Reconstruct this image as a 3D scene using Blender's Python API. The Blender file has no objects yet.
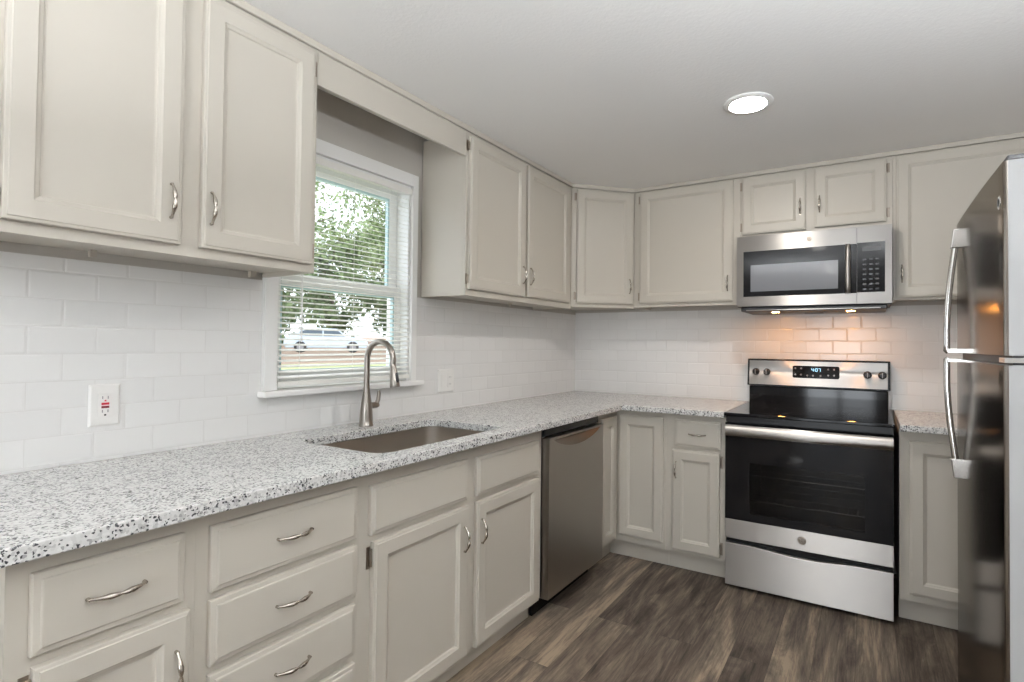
import bpy, bmesh, math, random
from mathutils import Vector, Matrix

random.seed(7)
S = bpy.context.scene
COL = S.collection
PI = math.pi

# ------------------------------------------------------------------ camera
cam_d = bpy.data.cameras.new('camera')
cam = bpy.data.objects.new('camera', cam_d)
COL.objects.link(cam)
CAM = Vector((1.91341, -3.54769, 1.26131))
yaw, pit, rol = 0.5285, 0.0173, 0.0100
fw = Vector((-math.sin(yaw) * math.cos(pit), math.cos(yaw) * math.cos(pit), math.sin(pit)))
rt = fw.cross(Vector((0, 0, 1))).normalized()
up = rt.cross(fw)
r2 = rt * math.cos(rol) + up * math.sin(rol)
u2 = -rt * math.sin(rol) + up * math.cos(rol)
M = Matrix((r2, u2, -fw)).transposed().to_4x4()
M.translation = CAM
cam.matrix_world = M
cam_d.sensor_width = 36
cam_d.lens = 533.69 / 1024 * 36
cam_d.shift_x = (512 - 556.88) / 1024
cam_d.shift_y = (335.02 - 341) / 1024
cam_d.clip_start = 0.02
cam_d.clip_end = 300
S.camera = cam

# ------------------------------------------------------------------ world, exposure
w = bpy.data.worlds.new('world')
S.world = w
w.use_nodes = True
bg = w.node_tree.nodes['Background']
bg.inputs[0].default_value = (0.86, 0.93, 1.0, 1)
bg.inputs[1].default_value = 2.3
S.view_settings.view_transform = 'Standard'
S.view_settings.look = 'None'
S.view_settings.gamma = 1
S.view_settings.exposure = 0.37
S.view_settings.use_curve_mapping = False
S.cycles.max_bounces = 10
S.cycles.diffuse_bounces = 6
S.cycles.transparent_max_bounces = 24
S.cycles.caustics_reflective = False
S.cycles.caustics_refractive = False
S.cycles.use_denoising = True
S.cycles.sample_clamp_indirect = 6

FILLUPL = 400.0             # added uplights behind the viewpoint, standing in for bounced flash
DOWNLIGHT = 168.0          # emission of each downlight lens
HOODLAMP = 195.0            # warm lamps under the microwave
# added fill light shining in through the unseen rear door opening
ld = bpy.data.lights.new('rear_door_fill', 'AREA')
ld.shape = 'RECTANGLE'
ld.size, ld.size_y = 1.0, 1.5
ld.energy = 32
ld.color = (0.90, 0.95, 1.0)
lo = bpy.data.objects.new('rear_door_fill', ld)
COL.objects.link(lo)
lo.location = (1.5, -6.72, 0.95)
lo.rotation_euler = (PI / 2, 0, 0)      # shines towards +Y



# ------------------------------------------------------------------ materials
def nodes(name):
    m = bpy.data.materials.new(name)
    m.use_nodes = True
    nt = m.node_tree
    return m, nt, nt.nodes['Principled BSDF']


def N(nt, kind, **kw):
    n = nt.nodes.new(kind)
    for k, v in kw.items():
        setattr(n, k, v)
    return n


def simple(name, col, rough=0.5, metal=0.0, spec=0.5, bump=0.0, bscale=200.0, emit=None, estr=0.0, var=0.0):
    m, nt, b = nodes(name)
    b.inputs['Base Color'].default_value = (*col, 1)
    b.inputs['Roughness'].default_value = rough
    b.inputs['Metallic'].default_value = metal
    b.inputs['Specular IOR Level'].default_value = spec
    if emit:
        b.inputs['Emission Color'].default_value = (*emit, 1)
        b.inputs['Emission Strength'].default_value = estr
    if bump or var:
        tc = N(nt, 'ShaderNodeTexCoord')
        nz = N(nt, 'ShaderNodeTexNoise')
        nz.inputs['Scale'].default_value = bscale
        nz.inputs['Detail'].default_value = 4
        nt.links.new(tc.outputs['Object'], nz.inputs['Vector'])
        if bump:
            bp = N(nt, 'ShaderNodeBump')
            bp.inputs['Strength'].default_value = bump
            bp.inputs['Distance'].default_value = 0.002
            nt.links.new(nz.outputs['Fac'], bp.inputs['Height'])
            nt.links.new(bp.outputs['Normal'], b.inputs['Normal'])
        if var:
            mx = N(nt, 'ShaderNodeMix', data_type='RGBA')
            mx.inputs[6].default_value = (*[c * (1 - var) for c in col], 1)
            mx.inputs[7].default_value = (*[min(1, c * (1 + var)) for c in col], 1)
            nt.links.new(nz.outputs['Fac'], mx.inputs[0])
            nt.links.new(mx.outputs[2], b.inputs['Base Color'])
    return m


def steel(name, col, rough=0.28, aniso=0.75, axis='Z', rot=0.25):
    m, nt, b = nodes(name)
    b.inputs['Base Color'].default_value = (*col, 1)
    b.inputs['Metallic'].default_value = 1
    b.inputs['Roughness'].default_value = rough
    b.inputs['Anisotropic'].default_value = aniso
    b.inputs['Anisotropic Rotation'].default_value = rot
    tg = N(nt, 'ShaderNodeTangent', direction_type='RADIAL', axis=axis)
    nt.links.new(tg.outputs['Tangent'], b.inputs['Tangent'])
    # fine brushed grain
    tc = N(nt, 'ShaderNodeTexCoord')
    mp = N(nt, 'ShaderNodeMapping')
    mp.inputs['Scale'].default_value = (3, 3, 900)
    nz = N(nt, 'ShaderNodeTexNoise')
    nz.inputs['Scale'].default_value = 1
    mr = N(nt, 'ShaderNodeMapRange')
    mr.inputs[3].default_value = rough * 0.85
    mr.inputs[4].default_value = rough * 1.2
    nt.links.new(tc.outputs['Object'], mp.inputs['Vector'])
    nt.links.new(mp.outputs['Vector'], nz.inputs['Vector'])
    nt.links.new(nz.outputs['Fac'], mr.inputs[0])
    nt.links.new(mr.outputs[0], b.inputs['Roughness'])
    return m


def tile_mat(name, swap, a0, z0):
    """white subway tile with fine grout; swap 'Y' runs the courses along Y, 'X' along X"""
    m, nt, b = nodes(name)
    tc = N(nt, 'ShaderNodeTexCoord')
    sp = N(nt, 'ShaderNodeSeparateXYZ')
    cb = N(nt, 'ShaderNodeCombineXYZ')
    nt.links.new(tc.outputs['Object'], sp.inputs[0])
    nt.links.new(sp.outputs[swap], cb.inputs[0])
    nt.links.new(sp.outputs['Z'], cb.inputs[1])
    mp = N(nt, 'ShaderNodeMapping')
    mp.inputs['Location'].default_value = (-a0, -z0, 0)
    nt.links.new(cb.outputs[0], mp.inputs['Vector'])

    def brick(mort, smooth):
        br = N(nt, 'ShaderNodeTexBrick')
        br.offset = 0.5
        br.inputs['Scale'].default_value = 1
        br.inputs['Brick Width'].default_value = 0.1455
        br.inputs['Row Height'].default_value = 0.0745
        br.inputs['Mortar Size'].default_value = mort
        br.inputs['Mortar Smooth'].default_value = smooth
        nt.links.new(mp.outputs[0], br.inputs['Vector'])
        return br
    b1 = brick(0.0011, 0.2)
    b1.inputs['Color1'].default_value = (0.80, 0.795, 0.785, 1)
    b1.inputs['Color2'].default_value = (0.77, 0.765, 0.755, 1)
    b1.inputs['Mortar'].default_value = (0.73, 0.72, 0.705, 1)
    nt.links.new(b1.outputs['Color'], b.inputs['Base Color'])
    b2 = brick(0.006, 1.0)
    bp = N(nt, 'ShaderNodeBump', invert=True)
    bp.inputs['Strength'].default_value = 0.28
    bp.inputs['Distance'].default_value = 0.003
    nt.links.new(b2.outputs['Fac'], bp.inputs['Height'])
    nt.links.new(bp.outputs['Normal'], b.inputs['Normal'])
    b.inputs['Roughness'].default_value = 0.16
    b.inputs['Specular IOR Level'].default_value = 0.5
    return m


def granite_mat():
    m, nt, b = nodes('speckled_granite')
    tc = N(nt, 'ShaderNodeTexCoord')
    nz = N(nt, 'ShaderNodeTexNoise')
    nz.inputs['Scale'].default_value = 160
    nz.inputs['Detail'].default_value = 3
    ad = N(nt, 'ShaderNodeMix', data_type='VECTOR')
    ad.inputs[0].default_value = 0.004
    nt.links.new(tc.outputs['Object'], nz.inputs['Vector'])
    nt.links.new(tc.outputs['Object'], ad.inputs[4])
    nt.links.new(nz.outputs['Color'], ad.inputs[5])

    def vor(sc):
        v = N(nt, 'ShaderNodeTexVoronoi')
        v.inputs['Scale'].default_value = sc
        nt.links.new(ad.outputs[1], v.inputs['Vector'])
        s = N(nt, 'ShaderNodeSeparateColor')
        nt.links.new(v.outputs['Color'], s.inputs[0])
        return s
    v1 = vor(190)
    v2 = vor(270)
    # clusters of dark mineral follow a broader noise
    big = N(nt, 'ShaderNodeTexNoise')
    big.inputs['Scale'].default_value = 28
    big.inputs['Detail'].default_value = 3
    nt.links.new(tc.outputs['Object'], big.inputs['Vector'])
    r1 = N(nt, 'ShaderNodeValToRGB')
    r1.color_ramp.interpolation = 'CONSTANT'
    e = r1.color_ramp.elements
    e[0].position = 0
    e[0].color = (0.70, 0.695, 0.68, 1)
    e[1].position = 0.42
    e[1].color = (0.53, 0.525, 0.515, 1)
    for p, c in ((0.60, (0.64, 0.635, 0.62)), (0.80, (0.36, 0.355, 0.35)), (0.89, (0.76, 0.755, 0.74))):
        q = e.new(p)
        q.color = (*c, 1)
    nt.links.new(v1.outputs[0], r1.inputs[0])
    # black flecks
    mul = N(nt, 'ShaderNodeMath', operation='MULTIPLY_ADD')
    mul.inputs[1].default_value = 0.55
    nt.links.new(big.outputs['Fac'], mul.inputs[0])
    nt.links.new(v2.outputs[1], mul.inputs[2])
    gt = N(nt, 'ShaderNodeMath', operation='GREATER_THAN')
    gt.inputs[1].default_value = 1.15
    nt.links.new(mul.outputs[0], gt.inputs[0])
    mx = N(nt, 'ShaderNodeMix', data_type='RGBA')
    mx.inputs[7].default_value = (0.05, 0.05, 0.055, 1)
    nt.links.new(gt.outputs[0], mx.inputs[0])
    nt.links.new(r1.outputs[0], mx.inputs[6])
    nt.links.new(mx.outputs[2], b.inputs['Base Color'])
    b.inputs['Roughness'].default_value = 0.22
    return m


def floor_mat():
    m, nt, b = nodes('weathered_plank_floor')
    tc = N(nt, 'ShaderNodeTexCoord')
    sp = N(nt, 'ShaderNodeSeparateXYZ')
    cb = N(nt, 'ShaderNodeCombineXYZ')
    nt.links.new(tc.outputs['Object'], sp.inputs[0])
    nt.links.new(sp.outputs['Y'], cb.inputs[0])
    nt.links.new(sp.outputs['X'], cb.inputs[1])
    mp = N(nt, 'ShaderNodeMapping')
    mp.inputs['Location'].default_value = (1.29, -0.980, 0)
    nt.links.new(cb.outputs[0], mp.inputs['Vector'])
    br = N(nt, 'ShaderNodeTexBrick')
    br.offset = 0.37
    br.offset_frequency = 2
    br.inputs['Scale'].default_value = 1
    br.inputs['Brick Width'].default_value = 1.22
    br.inputs['Row Height'].default_value = 0.148
    br.inputs['Mortar Size'].default_value = 0.0009
    br.inputs['Mortar Smooth'].default_value = 0.2
    br.inputs['Color1'].default_value = (0, 0, 0, 1)
    br.inputs['Color2'].default_value = (1, 1, 1, 1)
    br.inputs['Mortar'].default_value = (0.5, 0.5, 0.5, 1)
    nt.links.new(mp.outputs[0], br.inputs['Vector'])
    # per-plank offset so that the grain breaks at every seam
    off = N(nt, 'ShaderNodeVectorMath', operation='SCALE')
    off.inputs['Scale'].default_value = 37
    nt.links.new(br.outputs['Color'], off.inputs[0])
    ad = N(nt, 'ShaderNodeVectorMath', operation='ADD')
    nt.links.new(tc.outputs['Object'], ad.inputs[0])
    nt.links.new(off.outputs[0], ad.inputs[1])

    def noise(scale, det, dist, rough=0.6):
        mm = N(nt, 'ShaderNodeMapping')
        mm.inputs['Scale'].default_value = scale
        nt.links.new(ad.outputs[0], mm.inputs['Vector'])
        n = N(nt, 'ShaderNodeTexNoise')
        n.inputs['Scale'].default_value = 1
        n.inputs['Detail'].default_value = det
        n.inputs['Roughness'].default_value = rough
        n.inputs['Distortion'].default_value = dist
        nt.links.new(mm.outputs[0], n.inputs['Vector'])
        return n
    cloud = noise((8, 1.5, 1), 7, 1.2, 0.65)
    fine = noise((125, 7, 1), 6, 1.5, 0.75)
    ring = noise((30, 1.3, 1), 5, 2.2, 0.6)
    r1 = N(nt, 'ShaderNodeValToRGB')
    e = r1.color_ramp.elements
    e[0].position = 0.38
    e[0].color = (0.030, 0.022, 0.018, 1)
    e[1].position = 0.645
    e[1].color = (0.34, 0.265, 0.19, 1)
    q = e.new(0.475)
    q.color = (0.092, 0.070, 0.054, 1)
    q = e.new(0.55)
    q.color = (0.165, 0.130, 0.100, 1)
    # mix: cloud + ring + fine + plank tone
    a1 = N(nt, 'ShaderNodeMath', operation='MULTIPLY_ADD')
    a1.inputs[1].default_value = 0.60
    nt.links.new(cloud.outputs['Fac'], a1.inputs[0])
    a2 = N(nt, 'ShaderNodeMath', operation='MULTIPLY_ADD')
    a2.inputs[1].default_value = 0.24
    nt.links.new(ring.outputs['Fac'], a2.inputs[0])
    nt.links.new(a1.outputs[0], a2.inputs[2])
    a3 = N(nt, 'ShaderNodeMath', operation='MULTIPLY_ADD')
    a3.inputs[1].default_value = 0.22
    nt.links.new(fine.outputs['Fac'], a3.inputs[0])
    nt.links.new(a2.outputs[0], a3.inputs[2])
    sc = N(nt, 'ShaderNodeSeparateColor')
    nt.links.new(br.outputs['Color'], sc.inputs[0])
    a4 = N(nt, 'ShaderNodeMath', operation='MULTIPLY_ADD')
    a4.inputs[1].default_value = 0.13
    nt.links.new(sc.outputs[0], a4.inputs[0])
    nt.links.new(a3.outputs[0], a4.inputs[2])
    a1.inputs[2].default_value = -0.088
    nt.links.new(a4.outputs[0], r1.inputs[0])
    mx = N(nt, 'ShaderNodeMix', data_type='RGBA')
    mx.inputs[7].default_value = (0.03, 0.023, 0.018, 1)
    ml = N(nt, 'ShaderNodeMath', operation='MULTIPLY')
    ml.inputs[1].default_value = 0.75
    nt.links.new(br.outputs['Fac'], ml.inputs[0])
    nt.links.new(ml.outputs[0], mx.inputs[0])
    nt.links.new(r1.outputs[0], mx.inputs[6])
    nt.links.new(mx.outputs[2], b.inputs['Base Color'])
    bp = N(nt, 'ShaderNodeBump')
    bp.inputs['Strength'].default_value = 0.25
    bp.inputs['Distance'].default_value = 0.002
    nt.links.new(a3.outputs[0], bp.inputs['Height'])
    nt.links.new(bp.outputs['Normal'], b.inputs['Normal'])
    b.inputs['Roughness'].default_value = 0.5
    b.inputs['Specular IOR Level'].default_value = 0.22
    return m


def glass_mat(name, tint=(1, 1, 1), gloss=0.03):
    m = bpy.data.materials.new(name)
    m.use_nodes = True
    nt = m.node_tree
    nt.nodes.clear()
    out = N(nt, 'ShaderNodeOutputMaterial')
    tr = N(nt, 'ShaderNodeBsdfTransparent')
    tr.inputs[0].default_value = (*tint, 1)
    gl = N(nt, 'ShaderNodeBsdfGlossy')
    gl.inputs['Roughness'].default_value = 0.03
    mx = N(nt, 'ShaderNodeMixShader')
    mx.inputs[0].default_value = gloss
    nt.links.new(tr.outputs[0], mx.inputs[1])
    nt.links.new(gl.outputs[0], mx.inputs[2])
    nt.links.new(mx.outputs[0], out.inputs[0])
    return m


def leaf_mat(name, c1, c2):
    m, nt, b = nodes(name)
    oi = N(nt, 'ShaderNodeTexCoord')
    nz = N(nt, 'ShaderNodeTexNoise')
    nz.inputs['Scale'].default_value = 0.7
    nz.inputs['Detail'].default_value = 5
    nt.links.new(oi.outputs['Object'], nz.inputs['Vector'])
    r = N(nt, 'ShaderNodeValToRGB')
    r.color_ramp.elements[0].position = 0.35
    r.color_ramp.elements[0].color = (*c1, 1)
    r.color_ramp.elements[1].position = 0.65
    r.color_ramp.elements[1].color = (*c2, 1)
    nt.links.new(nz.outputs['Fac'], r.inputs[0])
    nt.links.new(r.outputs[0], b.inputs['Base Color'])
    b.inputs['Roughness'].default_value = 0.7
    b.inputs['Specular IOR Level'].default_value = 0.1
    return m


PAINT = simple('greige_cabinet_paint', (0.535, 0.497, 0.435), 0.38, spec=0.4, bump=0.03, bscale=60)
INSIDE = simple('cabinet_underside_paint', (0.50, 0.455, 0.40), 0.5)
CEIL = simple('ceiling_paint', (0.86, 0.85, 0.835), 0.9, spec=0.15, bump=0.6, bscale=90)
WALLP = simple('taupe_wall_paint', (0.52, 0.49, 0.45), 0.75, spec=0.25, bump=0.05, bscale=120)
TRIMW = simple('white_trim_paint', (0.86, 0.855, 0.84), 0.35)
VINYL = simple('white_window_vinyl', (0.82, 0.82, 0.81), 0.35)
TEAL = simple('pale_teal_strip', (0.45, 0.60, 0.62), 0.4)
BLIND = simple('white_blind_slat', (0.86, 0.85, 0.81), 0.45)
NICKEL = simple('satin_nickel', (0.48, 0.44, 0.39), 0.25, 1.0)
HINGE = simple('antique_nickel_hinge', (0.36, 0.31, 0.26), 0.35, 1.0)
FAUCET = simple('brushed_nickel_faucet', (0.30, 0.272, 0.245), 0.30, 1.0)
SINK = simple('sink_steel', (0.55, 0.505, 0.455), 0.33, 1.0)
STEEL = steel('brushed_stainless', (0.43, 0.407, 0.383), 0.40, 0.97)
STEELD = steel('dark_brushed_stainless', (0.40, 0.375, 0.345), 0.30)
POCKET = steel('shaded_pocket_steel', (0.17, 0.14, 0.11), 0.30)  # darkened for the recess shade; the brown stands for a reflection
FRIDGE = steel('fridge_stainless', (0.33, 0.30, 0.275), 0.16, 0.5)
FRIDGE.node_tree.nodes['Principled BSDF'].inputs['Specular Tint'].default_value = (0.55, 0.53, 0.50, 1)
FSIDE = simple('fridge_grey_side', (0.36, 0.36, 0.36), 0.45)
CHROME = simple('polished_steel', (0.72, 0.71, 0.70), 0.14, 1.0)
BLACK = simple('black_enamel', (0.009, 0.009, 0.010), 0.25, spec=0.3)
BGLASS = simple('black_glass', (0.006, 0.006, 0.007), 0.07, spec=0.28)
DARK = simple('dark_plastic', (0.03, 0.03, 0.032), 0.45)
GREY = simple('grey_marking', (0.30, 0.30, 0.31), 0.4)
OVENIN = simple('oven_liner_enamel', (0.06, 0.055, 0.05), 0.4, var=0.4, bscale=14)
OVENGL = glass_mat('oven_window_glass', (0.42, 0.41, 0.40))
MWGL = simple('microwave_window_screen', (0.16, 0.165, 0.18), 0.08, spec=0.9)
RACK = simple('oven_rack_chrome', (0.75, 0.74, 0.72), 0.25, 1.0)
PLATE = simple('white_plastic', (0.82, 0.81, 0.79), 0.3)
FAINT = simple('faint_grey_marking', (0.035, 0.035, 0.038), 0.25)
RED = simple('red_button', (0.42, 0.02, 0.04), 0.4)
LED = simple('blue_led', (0.1, 0.2, 0.3), 0.4, emit=(0.45, 0.80, 1.0), estr=1.6)
GLOBE = simple('added_uplight_diffuser', (0.9, 0.9, 0.9), 0.5, emit=(0.92, 0.97, 1.02), estr=FILLUPL)
LENSDIM = simple('downlight_lens_dimmed', (0.9, 0.9, 0.9), 0.5, emit=(1.0, 0.955, 0.90), estr=DOWNLIGHT * 0.12)
LENS = simple('downlight_lens', (0.9, 0.9, 0.9), 0.5, emit=(1.0, 0.955, 0.90), estr=DOWNLIGHT)
HOOD = simple('hood_lamp_lens', (0.9, 0.85, 0.8), 0.5, emit=(1.0, 0.40, 0.08), estr=HOODLAMP)
GLASS = glass_mat('window_glass')
TILE_L = tile_mat('white_subway_tile_left', 'Y', -2.894 + 0.07275, 0.9235)
TILE_B = tile_mat('white_subway_tile_back', 'X', 0.06, 0.9235)
GRANITE = granite_mat()
FLOOR = floor_mat()
GRASS = simple('lawn_grass', (0.40, 0.42, 0.22), 0.9, spec=0.1, var=0.35, bscale=1.5)
LITTER = simple('leaf_strewn_ground', (0.34, 0.25, 0.19), 0.95, spec=0.1, var=0.5, bscale=2.5)
BARK = simple('tree_bark', (0.13, 0.10, 0.08), 0.9, var=0.4, bscale=6)
LEAF1 = leaf_mat('pale_green_leaves', (0.15, 0.23, 0.09), (0.42, 0.50, 0.28))
LEAF2 = leaf_mat('deep_green_leaves', (0.08, 0.13, 0.06), (0.28, 0.36, 0.18))
LEAF3 = leaf_mat('russet_hedge_leaves', (0.20, 0.14, 0.11), (0.42, 0.33, 0.27))
CARP = simple('pale_blue_car_paint', (0.62, 0.72, 0.82), 0.2)
TYRE = simple('tyre_rubber', (0.03, 0.03, 0.03), 0.8)
CARG = simple('car_glass', (0.10, 0.14, 0.18), 0.08)


# ------------------------------------------------------------------ mesh helpers
class MB:
    def __init__(self):
        self.v, self.f = [], []

    def add(self, vs, fs):
        o = len(self.v)
        self.v += [tuple(p) for p in vs]
        self.f += [tuple(i + o for i in f) for f in fs]
        return self

    def box(self, x0, x1, y0, y1, z0, z1):
        if x0 > x1: x0, x1 = x1, x0
        if y0 > y1: y0, y1 = y1, y0
        if z0 > z1: z0, z1 = z1, z0
        return self.add([(x0, y0, z0), (x1, y0, z0), (x1, y1, z0), (x0, y1, z0),
                         (x0, y0, z1), (x1, y0, z1), (x1, y1, z1), (x0, y1, z1)],
                        [(0, 3, 2, 1), (4, 5, 6, 7), (0, 1, 5, 4), (1, 2, 6, 5), (2, 3, 7, 6), (3, 0, 4, 7)])

    def prism(self, poly, a, b, axis='Z'):
        """closed polygon (counter-clockwise in its own plane) swept from a to b along an axis"""
        n = len(poly)

        def P(p, t):
            return {'Z': (p[0], p[1], t), 'Y': (p[0], t, p[1]), 'X': (t, p[0], p[1])}[axis]
        vs = [P(p, a) for p in poly] + [P(p, b) for p in poly]
        fs = [tuple(range(n - 1, -1, -1)), tuple(range(n, 2 * n))]
        fs += [(i, (i + 1) % n, n + (i + 1) % n, n + i) for i in range(n)]
        return self.add(vs, fs)

    def rect_profile(self, x0, x1, z0, z1, y, prof):
        """nested rectangles: (inset, outward depth) from the plane y towards -Y; closed at back and front"""
        vs = []
        for ins, d in prof:
            vs += [(x0 + ins, y - d, z0 + ins), (x1 - ins, y - d, z0 + ins),
                   (x1 - ins, y - d, z1 - ins), (x0 + ins, y - d, z1 - ins)]
        fs = [(3, 2, 1, 0)]
        k = len(prof)
        for i in range(k - 1):
            for j in range(4):
                a, b = i * 4 + j, i * 4 + (j + 1) % 4
                fs.append((a, b, b + 4, a + 4))
        o = (k - 1) * 4
        fs.append((o, o + 1, o + 2, o + 3))
        return self.add(vs, fs)

    def tube(self, path, rad, n=10, flat=1.0):
        path = [Vector(p) for p in path]
        if not hasattr(rad, '__len__'):
            rad = [rad] * len(path)
        vs, fs = [], []
        prev = None
        for i, p in enumerate(path):
            t = (path[min(i + 1, len(path) - 1)] - path[max(i - 1, 0)]).normalized()
            if prev is None:
                ref = Vector((0, 0, 1)) if abs(t.z) < 0.9 else Vector((1, 0, 0))
                u = t.cross(ref).normalized()
            else:
                u = (prev - t * prev.dot(t)).normalized()
            prev = u
            v = t.cross(u)
            for k in range(n):
                a = 2 * PI * k / n
                vs.append(p + (u * math.cos(a) + v * math.sin(a) * flat) * rad[i])
        m = len(path)
        for i in range(m - 1):
            for k in range(n):
                a, b = i * n + k, i * n + (k + 1) % n
                fs.append((a, b, b + n, a + n))
        fs.append(tuple(range(n - 1, -1, -1)))
        fs.append(tuple((m - 1) * n + k for k in range(n)))
        return self.add(vs, fs)

    def lathe(self, prof, c=(0, 0, 0), n=24, axis='Z'):
        """(radius, height) pairs turned round an axis through c"""
        vs, fs = [], []
        for r, h in prof:
            for k in range(n):
                a = 2 * PI * k / n
                ca, sa = r * math.cos(a), r * math.sin(a)
                q = {'Z': (ca, sa, h), 'Y': (ca, h, -sa), 'X': (h, ca, sa)}[axis]
                vs.append((c[0] + q[0], c[1] + q[1], c[2] + q[2]))
        m = len(prof)
        for i in range(m - 1):
            for k in range(n):
                a, b = i * n + k, i * n + (k + 1) % n
                fs.append((a, b, b + n, a + n))
        fs.append(tuple(range(n - 1, -1, -1)))
        fs.append(tuple((m - 1) * n + k for k in range(n)))
        return self.add(vs, fs)

    def build(self, name, mat, parent=None, smooth=None, bevel=0.0, seg=2):
        me = bpy.data.meshes.new(name)
        me.from_pydata(self.v, [], self.f)
        bm = bmesh.new()
        bm.from_mesh(me)
        bmesh.ops.recalc_face_normals(bm, faces=bm.faces)
        bm.to_mesh(me)
        bm.free()
        me.materials.append(mat)
        if smooth:
            me.polygons.foreach_set('use_smooth', [True] * len(me.polygons))
            me.set_sharp_from_angle(angle=math.radians(smooth))
        o = bpy.data.objects.new(name, me)
        COL.objects.link(o)
        if parent:
            o.parent = parent
        if bevel:
            bv = o.modifiers.new('bevel', 'BEVEL')
            bv.width = bevel
            bv.segments = seg
            bv.limit_method = 'ANGLE'
            bv.angle_limit = math.radians(50)
        return o


def tag(o, label, cat, group=None, kind=None):
    o['label'] = label
    o['category'] = cat
    if group: o['group'] = group
    if kind: o['kind'] = kind
    return o


def empty(name, loc=(0, 0, 0), rz=0.0):
    e = bpy.data.objects.new(name, None)
    COL.objects.link(e)
    e.location = loc
    e.rotation_euler = (0, 0, rz)
    e.empty_display_size = 0.1
    return e


def thing(name, label, cat, loc=(0, 0, 0), rz=0.0, group=None):
    return tag(empty(name, loc, rz), label, cat, group)


def struct(o):
    o['kind'] = 'structure'
    return o


# ------------------------------------------------------------------ room shell
CZ = 2.282
struct(MB().box(-0.14, 3.30, -6.9, 0.14, -0.12, 0).build('floor', FLOOR))
struct(MB().box(-0.14, 3.09, -6.7, 0.14, CZ, CZ + 0.12).build('ceiling', CEIL))
# left wall with the window hole
WY0, WY1, WZ0, WZ1 = -2.357, -1.686, 1.080, 2.015
m = MB()
m.box(-0.14, 0, -6.7, WY0, 0, CZ).box(-0.14, 0, WY1, 0, 0, CZ)
m.box(-0.14, 0, WY0, WY1, 0, WZ0).box(-0.14, 0, WY0, WY1, WZ1, CZ)
wl = struct(m.build('wall_left', WALLP))
m = MB()
m.box(0, 0.006, -4.2, -2.411, 0.914, 1.484)
m.box(0, 0.006, -2.411, -1.651, 0.914, 1.0575)
m.box(0, 0.006, -1.651, 0, 0.914, 1.484)
m.build('tile_backsplash', TILE_L, wl)['label'] = 'white glossy subway tile backsplash'
wb = struct(MB().box(0, 2.95, 0, 0.14, 0, CZ).build('wall_back', WALLP))
MB().box(0.0065, 2.95, -0.006, 0, 0.914, 1.496).build('tile_backsplash', TILE_B, wb)['label'] = 'white glossy subway tile backsplash'
struct(MB().box(2.95, 3.09, -6.7, 0.14, 0, CZ).build('wall_right', simple('pale_bounce_paint', (0.74, 0.73, 0.71), 0.8)))  # unseen walls given a pale paint to bounce more light
# rear wall behind the camera; its unseen door is added to admit fill light
m = MB()
m.box(0, 0.95, -6.7, -6.58, 0, CZ).box(2.05, 2.95, -6.7, -6.58, 0, CZ)
m.box(0.95, 2.05, -6.7, -6.58, 1.95, CZ)
struct(m.build('wall_rear', bpy.data.materials['pale_bounce_paint']))
m = MB()
for x in (0.95, 1.47, 1.99):
    m.box(x, x + 0.06, -6.66, -6.60, 0.0, 1.95)
m.box(1.01, 1.99, -6.66, -6.60, 1.89, 1.95).box(1.01, 1.99, -6.66, -6.60, 0.0, 0.10)
struct(m.build('added_door_1', VINYL))

# scribe moulding where cabinets meet the ceiling
UF = 0.286
D45 = 0.588
pr = lambda o, t: None
m = MB()
m.box(UF, UF + 0.012, -3.185, -D45, 2.258, CZ)
struct(m.build('trim_1', PAINT, bevel=0.003))
a = math.sqrt(0.5)
q = 0.012
m = MB()
m.prism([(UF, -D45), (UF + q, -D45 - 0.4 * q), (D45 + 0.4 * q, -UF - q), (D45, -UF)], 2.258, CZ)
struct(m.build('trim_2', PAINT))
struct(MB().box(D45, 2.945, -UF - q, -UF, 2.258, CZ).build('trim_3', PAINT, bevel=0.003))

# ------------------------------------------------------------------ window
win = struct(empty('window_1', (0, (WY0 + WY1) / 2, WZ0)))
yc = (WY0 + WY1) / 2
m = MB()
ty = lambda y: y - yc
tz = lambda z: z - WZ0
m.box(0, 0.018, ty(-2.406), ty(WY0), tz(WZ0), tz(2.073)).box(0, 0.012, ty(-2.4105), ty(-2.406), tz(WZ0), tz(2.073))
m.box(0, 0.018, ty(WY1), ty(-1.652), tz(WZ0), tz(2.073))
m.box(0, 0.018, ty(WY0), ty(WY1), tz(WZ1), tz(2.073))
m.build('casing', TRIMW, win, bevel=0.003)
MB().box(-0.10, 0.052, ty(-2.424), ty(-1.630), tz(1.058), tz(1.0795)).build('stool', TRIMW, win, bevel=0.004)
m = MB()                                            # jamb lining
m.box(-0.14, 0, ty(WY0), ty(WY0) + 0.012, 0, tz(WZ1)).box(-0.14, 0, ty(WY1) - 0.012, ty(WY1), 0, tz(WZ1))
m.box(-0.14, 0, ty(WY0) + 0.012, ty(WY1) - 0.012, tz(WZ1) - 0.012, tz(WZ1))
m.box(-0.14, -0.10, ty(WY0) + 0.012, ty(WY1) - 0.012, 0, 0.012)
m.build('jamb', VINYL, win)


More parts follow.
